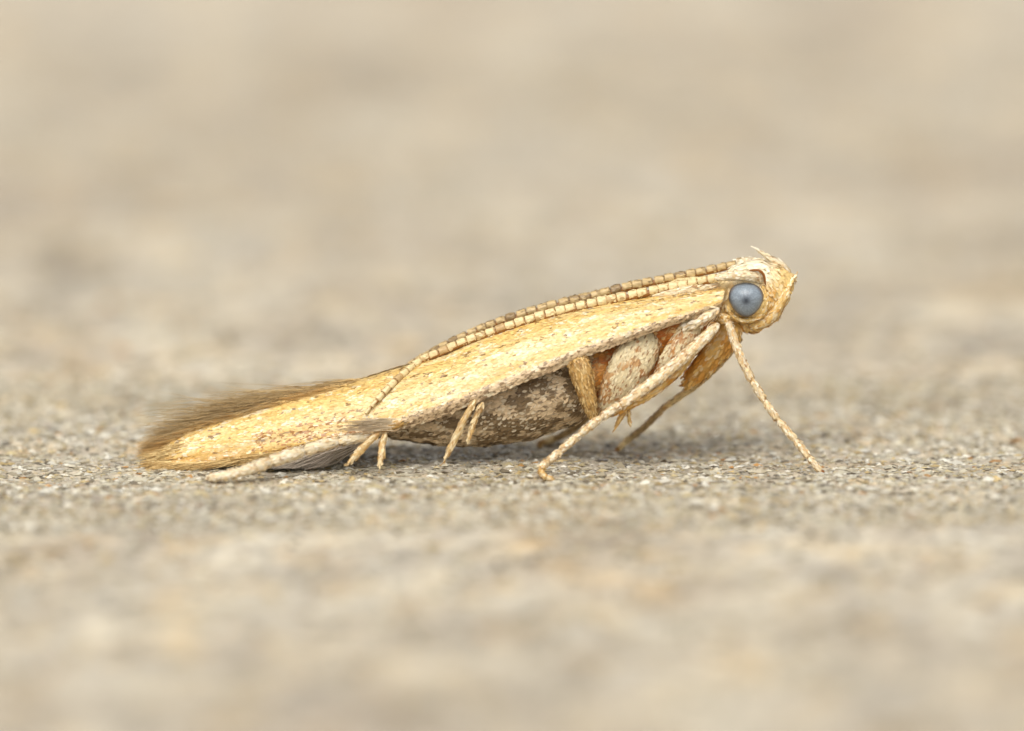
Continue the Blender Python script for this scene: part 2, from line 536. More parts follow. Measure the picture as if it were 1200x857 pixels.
def build_wing(mirror):
    G = wing_grid(); Gi = wing_grid(-.035)
    V = np.vstack([G.reshape(-1, 3), Gi.reshape(-1, 3)])
    u = np.repeat(np.linspace(0, 1, NU), NV); v = np.tile(np.linspace(0, 1, NV), NU)
    at = np.tile(np.stack([u, v], 1), (2, 1))
    fl = np.gradient(G, axis=0).reshape(-1, 3) + np.array([0, 0, -.004]) * (v[:, None] - .3)
    fl = np.tile(unit(fl), (2, 1))
    i = (np.arange(NU - 1)[:, None] * NV + np.arange(NV - 1)[None]).ravel()
    outer = np.stack([i, i + NV, i + NV + 1, i + 1], 1)
    n0 = NU * NV
    rim = []
    for k in range(NU - 1):
        for e in (0, NV - 1):
            a, b = k * NV + e, (k + 1) * NV + e
            rim.append((a, b, b + n0, a + n0))
    for k in range(NV - 1):
        for e in (0, (NU - 1) * NV):
            rim.append((e + k, e + k + 1, e + k + 1 + n0, e + k + n0))
    T = tri_split(outer)
    N = vertex_normals(V, T)
    if np.mean(N[:n0, 1]) > 0:
        T = T[:, ::-1]; N = -N; outer = outer[:, ::-1]
    inner = outer[:, ::-1] + n0
    if mirror:
        mv = np.array([1, -1, 1]); V = V * mv; N = N * mv; fl = fl * mv
    base = wing_colour(V, at) * .82
    base[n0:] = lin(190, 150, 90)
    sv, sf, sc = coat(V, T, N, fl, at, 34000, .070, .027, wing_colour, lift=(2, 14), jit=.13)
    # bigger rough scales stand out along the outer edge
    ev, ef, ec = coat(V, T, N, fl, at, 1700, .065, .032, wing_colour, lift=(5, 22), jit=.25, keep=lambda p, a: (a[:, 1] > .84) & (a[:, 0] < .64))
    return join((V, [outer, inner, rim], base, True), (sv, [sf], sc, False), (ev, [ef], ec, False)), G * (np.array([1, -1, 1]) if mirror else 1)

def wing_fringe(mirror):
    """cilia along the inner margin, the tip and the outer margin of the tail end"""
    blocks = []
    def edge(curve, x0, x1, n):
        sx, sy = side(curve)
        k = np.where((sx > x0) & (sx < x1))[0]
        t = RNG.uniform(k[0], k[-1] - 1e-3, n); i = t.astype(int); f = (t - i)[:, None]
        return curve[i] * (1 - f) + curve[i + 1] * f, (side(curve[i])[0] - x0) / (x1 - x0)
    # inner margin: long brown cilia in loose clumps, swept back over the tail
    n = 1600
    r, s = edge(Tc, 186, 425, n)
    clump = np.floor(s * 34 + RNG.uniform(-.4, .4, n)).astype(np.int64)
    cr = lambda k: vhash(clump, clump * 0 + k, clump * 0, 5)
    r = r + np.stack([RNG.uniform(-.05, .05, n), RNG.uniform(-.02, .12, n), RNG.uniform(-.05, .015, n)], 1)
    rise = (.0 + .40 * RNG.random(n) ** 1.3) * (.45 + .55 * np.sin(np.pi * np.clip(s * .8 + .15, 0, 1))) + .14 * (cr(1) - .5)
    d = np.stack([-np.ones(n), RNG.normal(.02, .10, n), -.24 + rise + RNG.normal(0, .05, n)], 1)
    ln = (.20 + 1.05 * RNG.random(n) ** 1.3) * (.75 + .5 * cr(2)) * (.30 + .70 * sstep(0, .55, s)) * (1 - .45 * sstep(.75, 1, s))
    tone = np.clip(RNG.random(n) * .7 + .45 * cr(3), 0, 1)[:, None]
    gold = sstep(.30, .05, s)[:, None]
    c0 = lin(200, 160, 96) * (1 - tone) + lin(240, 206, 138) * tone
    c1 = lin(156, 132, 94) * (1 - tone) + lin(214, 190, 146) * tone
    c1 = c1 * (1 - .6 * gold) + lin(226, 186, 116) * .6 * gold
    v, f, c = hairs(r, d, ln, np.array([0, 0, -.08]), .0052, c0, c1, wave=.08)
    blocks.append((v, [f], c, True))
    # golden hair-scales that lie over the roots of the long cilia
    n = 700
    r, s = edge(Tc, 188, 400, n)
    r = r + np.stack([RNG.uniform(.0, .1, n), RNG.uniform(-.09, -.03, n), RNG.uniform(-.05, .03, n)], 1)
    d = np.stack([-np.ones(n), RNG.normal(-.02, .05, n), RNG.uniform(-.26, -.02, n)], 1)
    v, f, c = hairs(r, d, RNG.uniform(.14, .36, n), np.array([0, 0, -.02]), .0075, lin(238, 204, 134) * np.ones((n, 1)), lin(206, 156, 84) * np.ones((n, 1)), wave=.04)
    blocks.append((v, [f], c, True))
    # lower margin and tip: short golden cilia over a darker under-layer
    n = 800
    r, s = edge(Bc, 180, 345, n)
    r = r + np.stack([RNG.uniform(-.03, .10, n), RNG.uniform(-.06, -.02, n), RNG.uniform(-.01, .05, n)], 1)
    d = np.stack([-np.ones(n), RNG.normal(-.05, .06, n), RNG.uniform(-.24, .0, n)], 1)
    tone = RNG.random(n)[:, None]
    v, f, c = hairs(r, d, RNG.uniform(.10, .30, n), np.array([0, 0, -.06]), .0075, lin(248, 222, 158) * np.ones((n, 1)), lin(244, 212, 146) * tone + lin(222, 178, 106) * (1 - tone), wave=.05)
    blocks.append((v, [f], c, True))
    n = 700
    r, s = edge(Bc, 225, 330, n)
    r = r + np.stack([RNG.uniform(-.03, .10, n), RNG.uniform(.04, .12, n), RNG.uniform(-.04, .02, n)], 1)
    d = np.stack([-np.ones(n), RNG.normal(-.02, .06, n), RNG.uniform(-.16, -.02, n)], 1)
    v, f, c = hairs(r, d, RNG.uniform(.12, .34, n), np.array([0, 0, -.02]), .007, lin(184, 140, 80) * np.ones((n, 1)), lin(150, 114, 68) * np.ones((n, 1)), wave=.05)
    v[:, 2] = np.maximum(v[:, 2], .03)
    blocks.append((v, [f], c, True))
    n = 420
    r = np.array([P(x, 530, -.1) for x in RNG.uniform(182, 222, n)])
    w_ = RNG.random(n)
    r[:, 2] = [P(0, yy, -.12)[2] for yy in (540 - w_ * (8 + .42 * ((r[:, 0] / MM + 600) - 178)))]
    r[:, 1] = RNG.uniform(-.30, -.04, n)
    d = np.stack([-np.ones(n), RNG.normal(-.03, .06, n), RNG.uniform(-.20, .02, n) - .10 * w_], 1)
    tone = RNG.random(n)[:, None]
    v, f, c = hairs(r, d, RNG.uniform(.08, .26, n), np.array([0, 0, -.03]), .007, lin(248, 222, 160) * np.ones((n, 1)), lin(244, 216, 152) * tone + lin(224, 186, 120) * (1 - tone), wave=.05)
    v[:, 2] = np.maximum(v[:, 2], .02)
    blocks.append((v, [f], c, True))
    # tuft of dull straight hairs where the outer edge turns in
    n = 70
    r = np.array([P(x, y, -.82) for x, y in zip(RNG.uniform(432, 466, n), RNG.uniform(491, 505, n))])
    d = np.stack([-np.ones(n), RNG.normal(-.04, .05, n), RNG.uniform(-.12, .10, n)], 1)
    tone = RNG.random(n)[:, None]
    v, f, c = hairs(r, d, RNG.uniform(.15, .5, n), np.array([0, 0, -.02]), .008, lin(226, 206, 172) * np.ones((n, 1)), lin(160, 132, 98) * tone + lin(206, 184, 150) * (1 - tone))
    blocks.append((v, [f], c, True))
    V, F, C, sm = join(*blocks)
    if mirror:
        V = V * np.array([1, -1, 1])
    return V, F, C, sm

WINGS = []
for mirror in (False, True):
    (V, F, C, sm), G = build_wing(mirror)
    o = link('forewing', make_mesh('forewing', V, F, C, sm), M_SCALE, moth)
    WINGS.append(G)
    V, F, C, sm = wing_fringe(mirror)
    fr = link('fringe', make_mesh('fringe', V, F, C, sm), M_HAIR, o)
    fr['kind'] = 'stuff'
    fr['label'] = 'brown hair-like cilia along the tail end of the forewing'
G0 = WINGS[0]
GSX, GSY = side(G0.reshape(-1, 3))

def on_wing(px, py, off=.03):
    k = np.argmin((GSX - px) ** 2 + (GSY - py) ** 2)
    return G0.reshape(-1, 3)[k] + off * np.array([0, -.86, .5])

# ---- hindwings: a narrow membrane under the forewing with long grey cilia
for mirror in (False, True):
    a = [P(470, 498, -.52), P(445, 505, -.56), P(415, 516, -.58), P(370, 530, -.58), P(335, 542, -.56)]
    b = [P(465, 506, -.50), P(440, 514, -.54), P(410, 526, -.57), P(368, 537, -.57), P(333, 546, -.55)]
    A, _ = catmull(a, np.ones(5), 24); B, _ = catmull(b, np.ones(5), 24)
    V = np.vstack([A, B, A + np.array([0, .02, 0]), B + np.array([0, .02, 0])])
    q = []
    for k in range(23):
        q += [(k, k + 1, 24 + k + 1, 24 + k), (48 + k, 72 + k, 72 + k + 1, 48 + k + 1),
              (k, 48 + k, 48 + k + 1, k + 1), (24 + k, 24 + k + 1, 72 + k + 1, 72 + k)]
    C = np.tile(lin(150, 132, 112), (len(V), 1))
    n = 480
    t = RNG.uniform(3, 22.9, n); i = t.astype(int); f = (t - i)[:, None]
    r = B[i] * (1 - f) + B[i + 1] * f
    r = r + np.stack([np.zeros(n), RNG.uniform(-.03, .03, n), RNG.uniform(-.01, .07, n)], 1)
    d = np.stack([-np.ones(n), RNG.normal(-.04, .05, n), RNG.uniform(-.62, -.28, n)], 1)
    tone = RNG.random(n)[:, None]
    c0 = lin(152, 136, 112) * (1 - tone) + lin(222, 210, 190) * tone
    c1 = lin(150, 136, 116) * (1 - tone) + lin(222, 206, 190) * tone
    ln = RNG.uniform(.35, 1.05, n)
    v, fc, c = hairs(r, d, ln, np.array([0, -.10, .03]), .010, c0, c1, wave=.06)
    v[:, 2] = np.maximum(v[:, 2], .03)
    V, F, C, sm = join((V, [q], C, True), (v, [fc], c, True))
    if mirror:
        V = V * np.array([1, -1, 1])
    link('hindwing', make_mesh('hindwing', V, F, C, sm), M_HAIR, moth)

# ---- body: head, thorax and abdomen as one continuous skin
ELL = [  # side x, y, depth, radius along, across, height, tilt in degrees
    (882, 346, 0, .36, .36, .37, 0), (872, 324, 0, .22, .26, .17, -12), (903, 340, 0, .24, .24, .26, 0),
    (918, 331, 0, .13, .13, .14, 0), (926, 326, 0, .07, .08, .07, 0), (880, 377, 0, .17, .19, .135, 0), (908, 322, 0, .15, .15, .12, 35), (922, 326, 0, .09, .10, .07, 35), (892, 315, 0, .16, .2, .10, 25),
    (900, 362, 0, .17, .20, .16, 30), (852, 350, 0, .26, .30, .28, -20), (825, 358, 0, .34, .36, .30, -22),
    (790, 382, 0, .48, .50, .42, -25), (745, 402, 0, .50, .55, .46, -25), (702, 428, 0, .46, .52, .46, -25),
    (655, 452, 0, .46, .50, .50, -18), (610, 466, 0, .46, .49, .52, -14), (565, 476, 0, .44, .46, .48, -10),
    (520, 483, 0, .42, .40, .40, -8), (475, 488, 0, .36, .32, .28, -8), (430, 494, 0, .34, .2, .16, -8),
    (633, 459, 0, .42, .495, .51, -16), (588, 471, 0, .42, .475, .50, -12), (543, 480, 0, .42, .43, .44, -9), (498, 486, 0, .38, .36, .34, -8),
    (800, 345, 0, .42, .22, .18, -13)]
bm = bmesh.new()
for x, y, dep, ra, rb, rc, tilt in ELL:
    mt = Matrix.Translation(Vector(P(x, y, dep))) @ Matrix.Rotation(math.radians(tilt), 4, 'Y') @ Matrix.Diagonal((ra, rb, rc, 1))
    bmesh.ops.create_icosphere(bm, subdivisions=4, radius=1.0, matrix=mt)
tmp_me = bpy.data.meshes.new('tmp'); bm.to_mesh(tmp_me); bm.free()
tmp = bpy.data.objects.new('tmp', tmp_me); COL.objects.link(tmp)
rm = tmp.modifiers.new('r', 'REMESH'); rm.mode = 'VOXEL'; rm.voxel_size = .03
smo = tmp.modifiers.new('s', 'SMOOTH'); smo.factor = .5; smo.iterations = 14
dg = bpy.context.evaluated_depsgraph_get()
ev = bpy.data.meshes.new_from_object(tmp.evaluated_get(dg))
bpy.data.objects.remove(tmp); bpy.data.meshes.remove(tmp_me)
bV = np.zeros(len(ev.vertices) * 3, np.float32); ev.vertices.foreach_get('co', bV); bV = bV.reshape(-1, 3).astype(float)
ev.calc_loop_triangles()
bT = np.zeros(len(ev.loop_triangles) * 3, np.int32); ev.loop_triangles.foreach_get('vertices', bT); bT = bT.reshape(-1, 3)
bpy.data.meshes.remove(ev)
bN = vertex_normals(bV, bT)

def body_colour(pos, at):
    sx, sy = side(pos)
    n = len(pos)
    r = RNG.random(n)
    # abdomen: beige with dark brown mottling
    mot = fbm(pos * np.array([.8, .8, 1.3]), 8.5, 3, 60)
    ab = mix(np.tile(lin(212, 186, 148), (n, 1)), lin(130, 107, 76), sstep(.47, .56, mot))
    ab = mix(ab, lin(228, 212, 182), (r < .15) * .75)
    ab = mix(ab, lin(96, 76, 56), ((r > .92)) * .7)
    # thorax: orange-brown skin with cream scale fields
    th = np.tile(ORANGE, (n, 1))
    th = mix(th, lin(196, 132, 56), sstep(.45, .65, fbm(pos, 5.0, 2, 61)))
    th = mix(th, lin(214, 176, 112), (r < .18) * .8)
    # head: golden with a cream crown
    hd = mix(np.tile(lin(236, 202, 132), (n, 1)), lin(252, 240, 210), sstep(340, 322, sy) * sstep(918, 890, sx))
    hd = mix(hd, lin(206, 146, 62), sstep(.56, .7, fbm(pos, 7.0, 2, 62)) * .7 * sstep(326, 340, sy))
    hd = mix(hd, lin(246, 226, 180), (r < .2) * .7)
    c = mix(ab, th, sstep(680, 706, sx))
    c = mix(c, hd, sstep(838, 858, sx))
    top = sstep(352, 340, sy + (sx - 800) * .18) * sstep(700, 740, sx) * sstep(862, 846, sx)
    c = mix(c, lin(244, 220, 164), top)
    return c * RNG.uniform(.85, 1.12, (n, 1))

flow = np.tile(np.array([-1.0, 0, -.35]), (len(bV), 1))
bsx, bsy = side(bV)
hm = sstep(842, 862, bsx)[:, None]
flow = flow * (1 - hm) + hm * np.stack([np.full(len(bV), .55), np.zeros(len(bV)), np.full(len(bV), -.75)], 1)
at0 = np.zeros((len(bV), 1))
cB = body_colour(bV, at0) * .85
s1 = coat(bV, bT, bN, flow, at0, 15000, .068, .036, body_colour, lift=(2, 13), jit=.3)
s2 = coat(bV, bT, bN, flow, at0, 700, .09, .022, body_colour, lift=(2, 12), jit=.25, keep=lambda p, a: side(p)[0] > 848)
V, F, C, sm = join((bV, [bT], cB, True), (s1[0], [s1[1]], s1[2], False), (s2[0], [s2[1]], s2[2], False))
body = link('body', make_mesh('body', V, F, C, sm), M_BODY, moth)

# ---- eyes
def eye(mirror):
    ctr = P(874.5, 350.5, -.30)
    nr, ns = 70, 72
    V, C = [], []
    for i in range(nr + 1):
        t = i / nr
        for k in range(ns):
            a = 2 * math.pi * k / ns
            ca, sa = math.cos(a), math.sin(a)
            e = 1 + .05 * math.cos(3 * (a - math.radians(90 + 180)))  # slightly three-cornered outline
            rx, rz = .205 * e * (1 - .09 * max(0, -sa)), .202 * e
            ph = t * math.pi * .56
            p = np.array([rx * math.sin(ph) * ca, -.19 * math.cos(ph), rz * math.sin(ph) * sa])
            V.append(p)
            # offset dark spot: view-dependent pseudopupil put into the colour, and pale ring
            dx, dz = p[0] - (-.005), p[2] - .012
            d = math.hypot(dx, dz)
            g = sstep(.0, .080, d) * .85 + .15 * sstep(.05, .15, d)
            c = mix(np.array([lin(52, 58, 68)]), lin(134, 144, 154), np.array([g]))[0]
            ring = math.exp(-((d - .13) / .05) ** 2)
            c = c * (1 - .35 * ring) + lin(156, 168, 178) * .35 * ring
            c = c * (1 + .10 * math.sin(11 * a + 2) * sstep(.03, .09, d) * (1 - sstep(.1, .17, d)) + random.uniform(-.06, .06))
            rim = sstep(.172, .205, d)
            c = c * (1 - .75 * rim) + lin(84, 58, 36) * .75 * rim
            C.append(c)
    V = np.array(V) 
    if mirror:
        V = V * np.array([1, -1, 1]); ctr = ctr * np.array([1, -1, 1])
    V = V + ctr
    q = []
    for i in range(nr):
        for k in range(ns):
            k2 = (k + 1) % ns
            f = (i * ns + k, (i + 1) * ns + k, (i + 1) * ns + k2, i * ns + k2)
            q.append(f if not mirror else f[::-1])
    me = make_mesh('eye', V, [np.array(q)], np.array(C))
    return link('eye', me, M_EYE, moth)
eye(False); eye(True)

def gold_col(pos, at):
    n = len(pos); r = RNG.random(n)
    c = np.tile(lin(232, 194, 120), (n, 1))
    c = mix(c, lin(250, 234, 196), (r < .35) * .8)
    c = mix(c, lin(196, 136, 60), (r > .86) * .7)
    return c * RNG.uniform(.85, 1.1, (n, 1))

def cream_col(pos, at):
    n = len(pos); r = RNG.random(n)
    c = np.tile(lin(240, 222, 184), (n, 1))
    c = mix(c, lin(250, 240, 218), (r < .3) * .8)
    c = mix(c, lin(214, 176, 122), (r > .84) * .7)
    c = mix(c, lin(164, 122, 80), (r > .96) * .8)
    return c * RNG.uniform(.88, 1.1, (n, 1))

def amber0(pos, at):
    return np.tile(lin(150, 92, 34), (len(pos), 1))

# eye socket ridge of orange scales and brow
for s in (1, -1):
    m = np.array([1, s, 1])
    ring = []
    for a in np.linspace(math.radians(195), math.radians(395), 9):
        ring.append((P(874 + 25 * math.cos(a), 351 - 25 * math.sin(a), -.30)) * m)
    limb('eye_rim', ring, [.015, .022, .026, .03, .03, .03, .026, .022, .015], gold_col, M_BODY, moth, 160, .06, .035, 30, 8)

for s in (1, -1):
    m = np.array([1, s, 1])
    limb('brow_groove', [P(878, 317, -.36) * m, P(889, 317, -.37) * m, P(895, 323, -.36) * m, P(897, 334, -.34) * m], [.01, .016, .016, .01], amber0, M_BODY, moth, 0, n=14, sides=8)

# ---- palps, curved up in front of the face
for s in (1, -1):
    m = np.array([1, s, 1])
    if s == 1:
        pts = [P(878, 384, -.20), P(900, 374, -.22), P(915, 354, -.19), P(924, 337, -.13), P(933, 321, -.05)]
    else:
        pts = [P(880, 380, .20), P(908, 364, .2), P(922, 335, .18), P(918, 314, .16), P(902, 303, .14), P(883, 290, .12)]
    rad = [.06, .075, .066, .034, .003] if s == 1 else [.06, .07, .065, .052, .036, .003]
    o = limb('palp', pts, rad, gold_col if s == 1 else cream_col, M_LEG, moth, 240, .07, .035)
    if s == -1:
        o['label'] = 'pale pointed palp tip rising above the head'

# ---- antennae: a stout first joint over the eye, then beads along the ridge of the back
def antenna(name_pts, core_r, first, col_a, col_b, scape_pts, band):
    C, R = catmull([p for p, r in name_pts], [r for p, r in name_pts], 400)
    seglen = np.concatenate([[0], np.cumsum(np.linalg.norm(np.diff(C, axis=0), axis=1))])
    root = limb('antenna', scape_pts, [.035, .055, .058, .05, .04], cream_col, M_ANT, moth, 200, .06, .035, 18, 10)
    core = tube(C[::8] + np.array([0, -.35, -.8]) * (R[::8] * .5)[:, None], R[::8] * .74, 60, 8)
    # thin shaft that carries the beads
    link('shaft', make_mesh('shaft', core[0], [core[1], core[2]], np.tile(BROWN, (len(core[0]), 1))), M_ANT, root)
    # three bead meshes shared by all segments
    beads = []
    for kind in range(4):
        ns, nr = 12, 7
        prof = [(-.49, .80), (-.44, .93), (-.3, .98), (.1, 1.02), (.40, 1.06), (.48, 1.02), (.50, .80)]
        V, Cc = [], []
        for x, r in prof:
            for k in range(ns):
                a = 2 * math.pi * k / ns
                rr = r * (1 + .07 * random.uniform(-1, 1))
                V.append((x + .03 * random.uniform(-1, 1), rr * math.cos(a), rr * math.sin(a)))
                c = col_a * random.uniform(.86, 1.1)
                if x < -.40: c = c * .15 + col_b * .85
                if kind == 3 or (kind == 2 and a > 3): c = c * .35 + col_b * .65
                Cc.append(c)
        q = []
        for i in range(nr - 1):
            for k in range(ns):
                k2 = (k + 1) % ns
                q.append((i * ns + k, i * ns + k2, (i + 1) * ns + k2, (i + 1) * ns + k))
        V += [(-.5, 0, 0), (.52, 0, 0)]; Cc += [col_b, col_a]
        tr = []
        for k in range(ns):
            k2 = (k + 1) % ns
            tr += [(len(V) - 2, k2, k), (len(V) - 1, (nr - 1) * ns + k, (nr - 1) * ns + k2)]
        V, Cc, q, tr = np.array(V, float), np.array(Cc), np.array(q), np.array(tr)
        Tt = tri_split(q); N = vertex_normals(V, Tt)
        if np.mean(N[:, 1] * V[:, 1]) < 0:
            q, tr, Tt, N = q[:, ::-1], tr[:, ::-1], Tt[:, ::-1], -N
        tint = col_a if kind < 3 else col_a * .35 + col_b * .65
        fc_ = lambda p, a_: mix(np.tile(tint, (len(p), 1)), col_b, (RNG.random(len(p)) < .08) * .6) * RNG.uniform(.82, 1.12, (len(p), 1))
        fv, ff, fcol = coat(V, Tt, N, np.tile(np.array([1.0, 0, 0]), (len(V), 1)), np.zeros((len(V), 1)), 46, .42, .5, fc_, (2, 12), .12, .03, keep=lambda p, a_: p[:, 0] < .12)
        V, FF, Cc, smf = join((V, [q, tr], Cc, True), (fv, [ff], fcol, False))
        me = make_mesh('segment', V, FF, Cc, smf)
        me.materials.append(M_ANT)
        beads.append(me)
    s = first; k = 0
    while s < seglen[-1] - .02:
        i = np.searchsorted(seglen, s)
        i = min(max(i, 1), len(C) - 2)
        r = R[i]
        pitch = .118 * (.75 + .25 * r / R[0])
        t = Vector(C[i + 1] - C[i - 1]).normalized()
        kind = random.choices((0, 1, 2, 3), band)[0] if seglen[-1] - s > 2.6 else (0, 1, 0, 3, 0, 2)[k % 6]
        o = bpy.data.objects.new('segment', beads[kind])
        rot = t.to_track_quat('X', 'Z').to_matrix().to_4x4() @ Matrix.Rotation(random.uniform(-3, 3), 4, 'X') @ Matrix.Rotation(random.uniform(-.06, .06), 4, 'Z')
        o.matrix_world = Matrix.Translation(Vector(C[i])) @ rot @ Matrix.Diagonal((pitch * random.uniform(.93, .99), r * random.uniform(.93, 1.06), r * random.uniform(.92, 1.07), 1))
        COL.objects.link(o); o.parent = root
        s += pitch; k += 1
    return root

near = [(P(838, 326, -.26), .046), (P(800, 334, -.16), .050), (P(763, 341, -.12), .053), (P(693, 356, -.11), .056), (P(647, 367, -.11), .055),
        (P(602, 380, -.11), .052), (P(570, 391, -.11), .049), (P(540, 402, -.11), .047), (P(515, 413, -.12), .045)]
near += [(on_wing(x, y, .045), r) for x, y, r in ((493, 425, .043), (463, 449, .040), (446, 466, .032), (429, 483, .016))]
far = [(P(860, 310, .20), .040), (P(833, 316, .20), .048), (P(790, 325, .18), .051), (P(740, 335, .16), .053), (P(693, 347, .14), .054),
       (P(647, 358, .12), .053), (P(602, 371, .11), .050), (P(565, 384, .10), .044), (P(530, 400, .10), .042), (P(505, 413, .14), .040),
       (P(480, 428, .30), .038), (P(450, 452, .46), .034), (P(430, 472, .58), .028)]
antenna(near, .03, .02, lin(234, 212, 160), lin(176, 134, 78), [P(894, 331, -.26), P(887, 325, -.32), P(872, 323, -.36), P(855, 324, -.33), P(838, 326, -.27)], (5, 4, .6, .3))
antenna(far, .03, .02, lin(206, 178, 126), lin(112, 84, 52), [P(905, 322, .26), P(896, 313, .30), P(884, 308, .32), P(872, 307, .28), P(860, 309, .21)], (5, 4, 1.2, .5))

# ---- legs
def white_leg(pos, at):
    n = len(pos); r = RNG.random(n)
    c = np.tile(lin(240, 216, 170), (n, 1))
    c = mix(c, lin(252, 242, 218), (r < .35) * .8)
    c = mix(c, lin(214, 170, 108), (r > .76) * .7)
    c = mix(c, lin(166, 120, 72), (r > .95) * .8)
    c = mix(c, lin(214, 164, 84), .6 * sstep(.90, 1.0, at[:, 0]))
    return c * RNG.uniform(.88, 1.1, (n, 1))

def brown_leg(pos, at):
    n = len(pos); r = RNG.random(n)
    c = np.tile(lin(208, 166, 98), (n, 1))
    c = mix(c, lin(236, 206, 146), (r < .3) * .8)
    c = mix(c, lin(150, 106, 54), (r > .76) * .7)
    return c * RNG.uniform(.85, 1.1, (n, 1))

def amber(pos, at):
    n = len(pos); r = RNG.random(n)
    c = mix(np.tile(lin(228, 186, 108), (n, 1)), lin(216, 156, 68), sstep(.45, .6, fbm(pos, 8, 2, 70)))
    c = mix(c, lin(240, 214, 164), (r < .22) * .8)
    return c * RNG.uniform(.85, 1.1, (n, 1))

def coxa_col(pos, at):
    n = len(pos); r = RNG.random(n)
    c = np.tile(lin(226, 208, 166), (n, 1))
    pat = np.abs(fbm(pos * np.array([1, 1, .7]), 5.0, 3, 71) - .5)
    c = mix(c, lin(176, 116, 58), sstep(.040, .014, pat) * .85)
    c = mix(c, lin(186, 128, 64), sstep(.52, .58, fbm(pos, 5.5, 3, 73)) * .75)
    c = mix(c, lin(234, 220, 184), (r < .22) * .7)
    c = mix(c, lin(150, 104, 66), (r > .91) * .8)
    return c * RNG.uniform(.88, 1.1, (n, 1))

def dull_leg(pos, at):
    n = len(pos); r = RNG.random(n)
    c = mix(np.tile(lin(206, 176, 124), (n, 1)), lin(248, 222, 162), sstep(.45, .8, at[:, 0]))
    c = mix(c, lin(204, 142, 50), sstep(.93, 1, at[:, 0]))
    c = mix(c, lin(110, 82, 50), (r > .8) * .6)
    return c * RNG.uniform(.85, 1.1, (n, 1))

def gz_at(x, y):
    return float(ground_height(np.array([x]), np.array([y]))[0])

def foot(px, py):
    """point where this place of the side view meets the ground"""
    y = 0.0
    for _ in range(12):
        p = P(px, py, y)
        y -= (gz_at(p[0], p[1]) - p[2]) / math.tan(PITCH) * -.6 * -1 if False else 0
        # move along the view ray until the height above ground is nil
        d = p - CAM
        h = p[2] - gz_at(p[0], p[1])
        y = y + h / (-d[2]) * d[1] * .8
    p = P(px, py, y)
    return p

def spur_col(pos, at):
    n = len(pos); r = RNG.random(n)
    c = mix(np.tile(lin(214, 178, 116), (n, 1)), lin(240, 220, 176), (r < .45) * .8)
    return mix(c, lin(160, 112, 60), (r > .85) * .6) * RNG.uniform(.9, 1.08, (n, 1))

def tarsi(pts, rad, colour, parent, n_scales, count=5):
    C_, R_ = catmull(pts, rad, count * 12 + 1)
    for k in range(count):
        sg = C_[k * 12:k * 12 + 13:4]; rr = R_[k * 12:k * 12 + 13:4].copy()
        rr[0] *= .80; rr[2] *= 1.06; rr[3] *= 1.08
        limb('tarsus', list(sg), list(rr), colour, M_LEG, parent, n_scales, .055, .032, 10, 10)

# near fore leg: reaches forward
fl_near = limb('leg', [P(842, 372, -.34), P(849, 374, -.42), P(853, 376, -.47)], [.06, .06, .05], gold_col, M_LEG, moth, 60)
ft = foot(961, 555)
knee = P(881, 446, -.58)
limb('tibia', [P(853, 376, -.47), P(860, 398, -.50), P(871, 426, -.55), knee], [.040, .046, .045, .046], white_leg, M_LEG, fl_near, 230, .06, .034)
a = knee + (ft - knee) * .33; b = knee + (ft - knee) * .7
tarsi([knee, a + np.array([-.02, 0, -.02]), b, ft + np.array([0, 0, .03])], [.045, .041, .042, .030], white_leg, fl_near, 70)

for dy in (-.03, .03):
    limb('claw', [ft + np.array([0, dy * .4, .03]), ft + np.array([.03, dy, .03]), ft + np.array([.055, dy * 1.3, .005])], [.012, .010, .003], amber0, M_LEG, fl_near, 0, n=8, sides=6)

# near middle leg: the stout pale strut running back under the thorax
ml = limb('leg', [P(842, 380, -.52), P(826, 396, -.62), P(795, 424, -.72), P(760, 452, -.80), P(726, 476, -.86)], [.04, .062, .068, .066, .050], white_leg, M_LEG, moth, 620, .075, .036, 30, 12)
limb('tibia', [P(820, 404, -.52), P(796, 432, -.62), P(765, 458, -.72), P(735, 476, -.78), P(716, 486, -.84)], [.03, .06, .066, .05, .03], amber, M_LEG, ml, 260, .08, .034, 24, 10)
knee = P(728, 474, -.86)
ft = foot(642, 563)
tarsi([knee, P(700, 493, -.90), P(668, 519, -.96), P(646, 538, -1.0), P(636, 546, -1.02)], [.051, .046, .042, .042, .036], white_leg, ml, 95)
limb('tarsus_tip', [P(637, 544, -1.02), P(634, 552, -1.04), ft + np.array([-.03, 0, .04]), ft + np.array([.05, 0, .02])], [.040, .038, .034, .02], gold_col, M_LEG, ml, 120, .05, .03, 14, 8)
limb('spur', [P(733, 478, -.78), P(727, 490, -.78), P(720, 503, -.78)], [.03, .028, .008], brown_leg, M_LEG, ml, 50, .06, .025, 10, 8)
limb('spur', [P(737, 480, -.70), P(737, 490, -.70), P(739, 500, -.70)], [.02, .018, .006], gold_col, M_LEG, ml, 40, .05, .022, 10, 8)

# near hip joints: cream scale-covered lobes on the side of the thorax
limb('coxa', [P(764, 388, -.38), P(748, 412, -.49), P(732, 442, -.53), P(716, 470, -.48), P(705, 485, -.42)], [.17, .235, .235, .16, .05], coxa_col, M_BODY, moth, 2000, .06, .024, 28, 20, .45, (1, 9))
limb('coxa', [P(818, 374, -.38), P(804, 394, -.47), P(788, 416, -.54), P(772, 438, -.50)], [.09, .125, .115, .05], coxa_col, M_BODY, moth, 1000, .055, .024, 22, 16, .45, (1, 9))
limb('coxa', [P(842, 362, -.46), P(824, 373, -.50), P(800, 385, -.50)], [.05, .07, .035], cream_col, M_BODY, moth, 200, .10, .028, 18, 12, .7, (3, 22))
limb('tegula', [P(842, 333, -.22), P(818, 338, -.22), P(790, 343, -.18), P(764, 348, -.16)], [.04, .05, .045, .012], cream_col, M_BODY, moth, 260, .09, .026, 18, 10, .7, (2, 10))

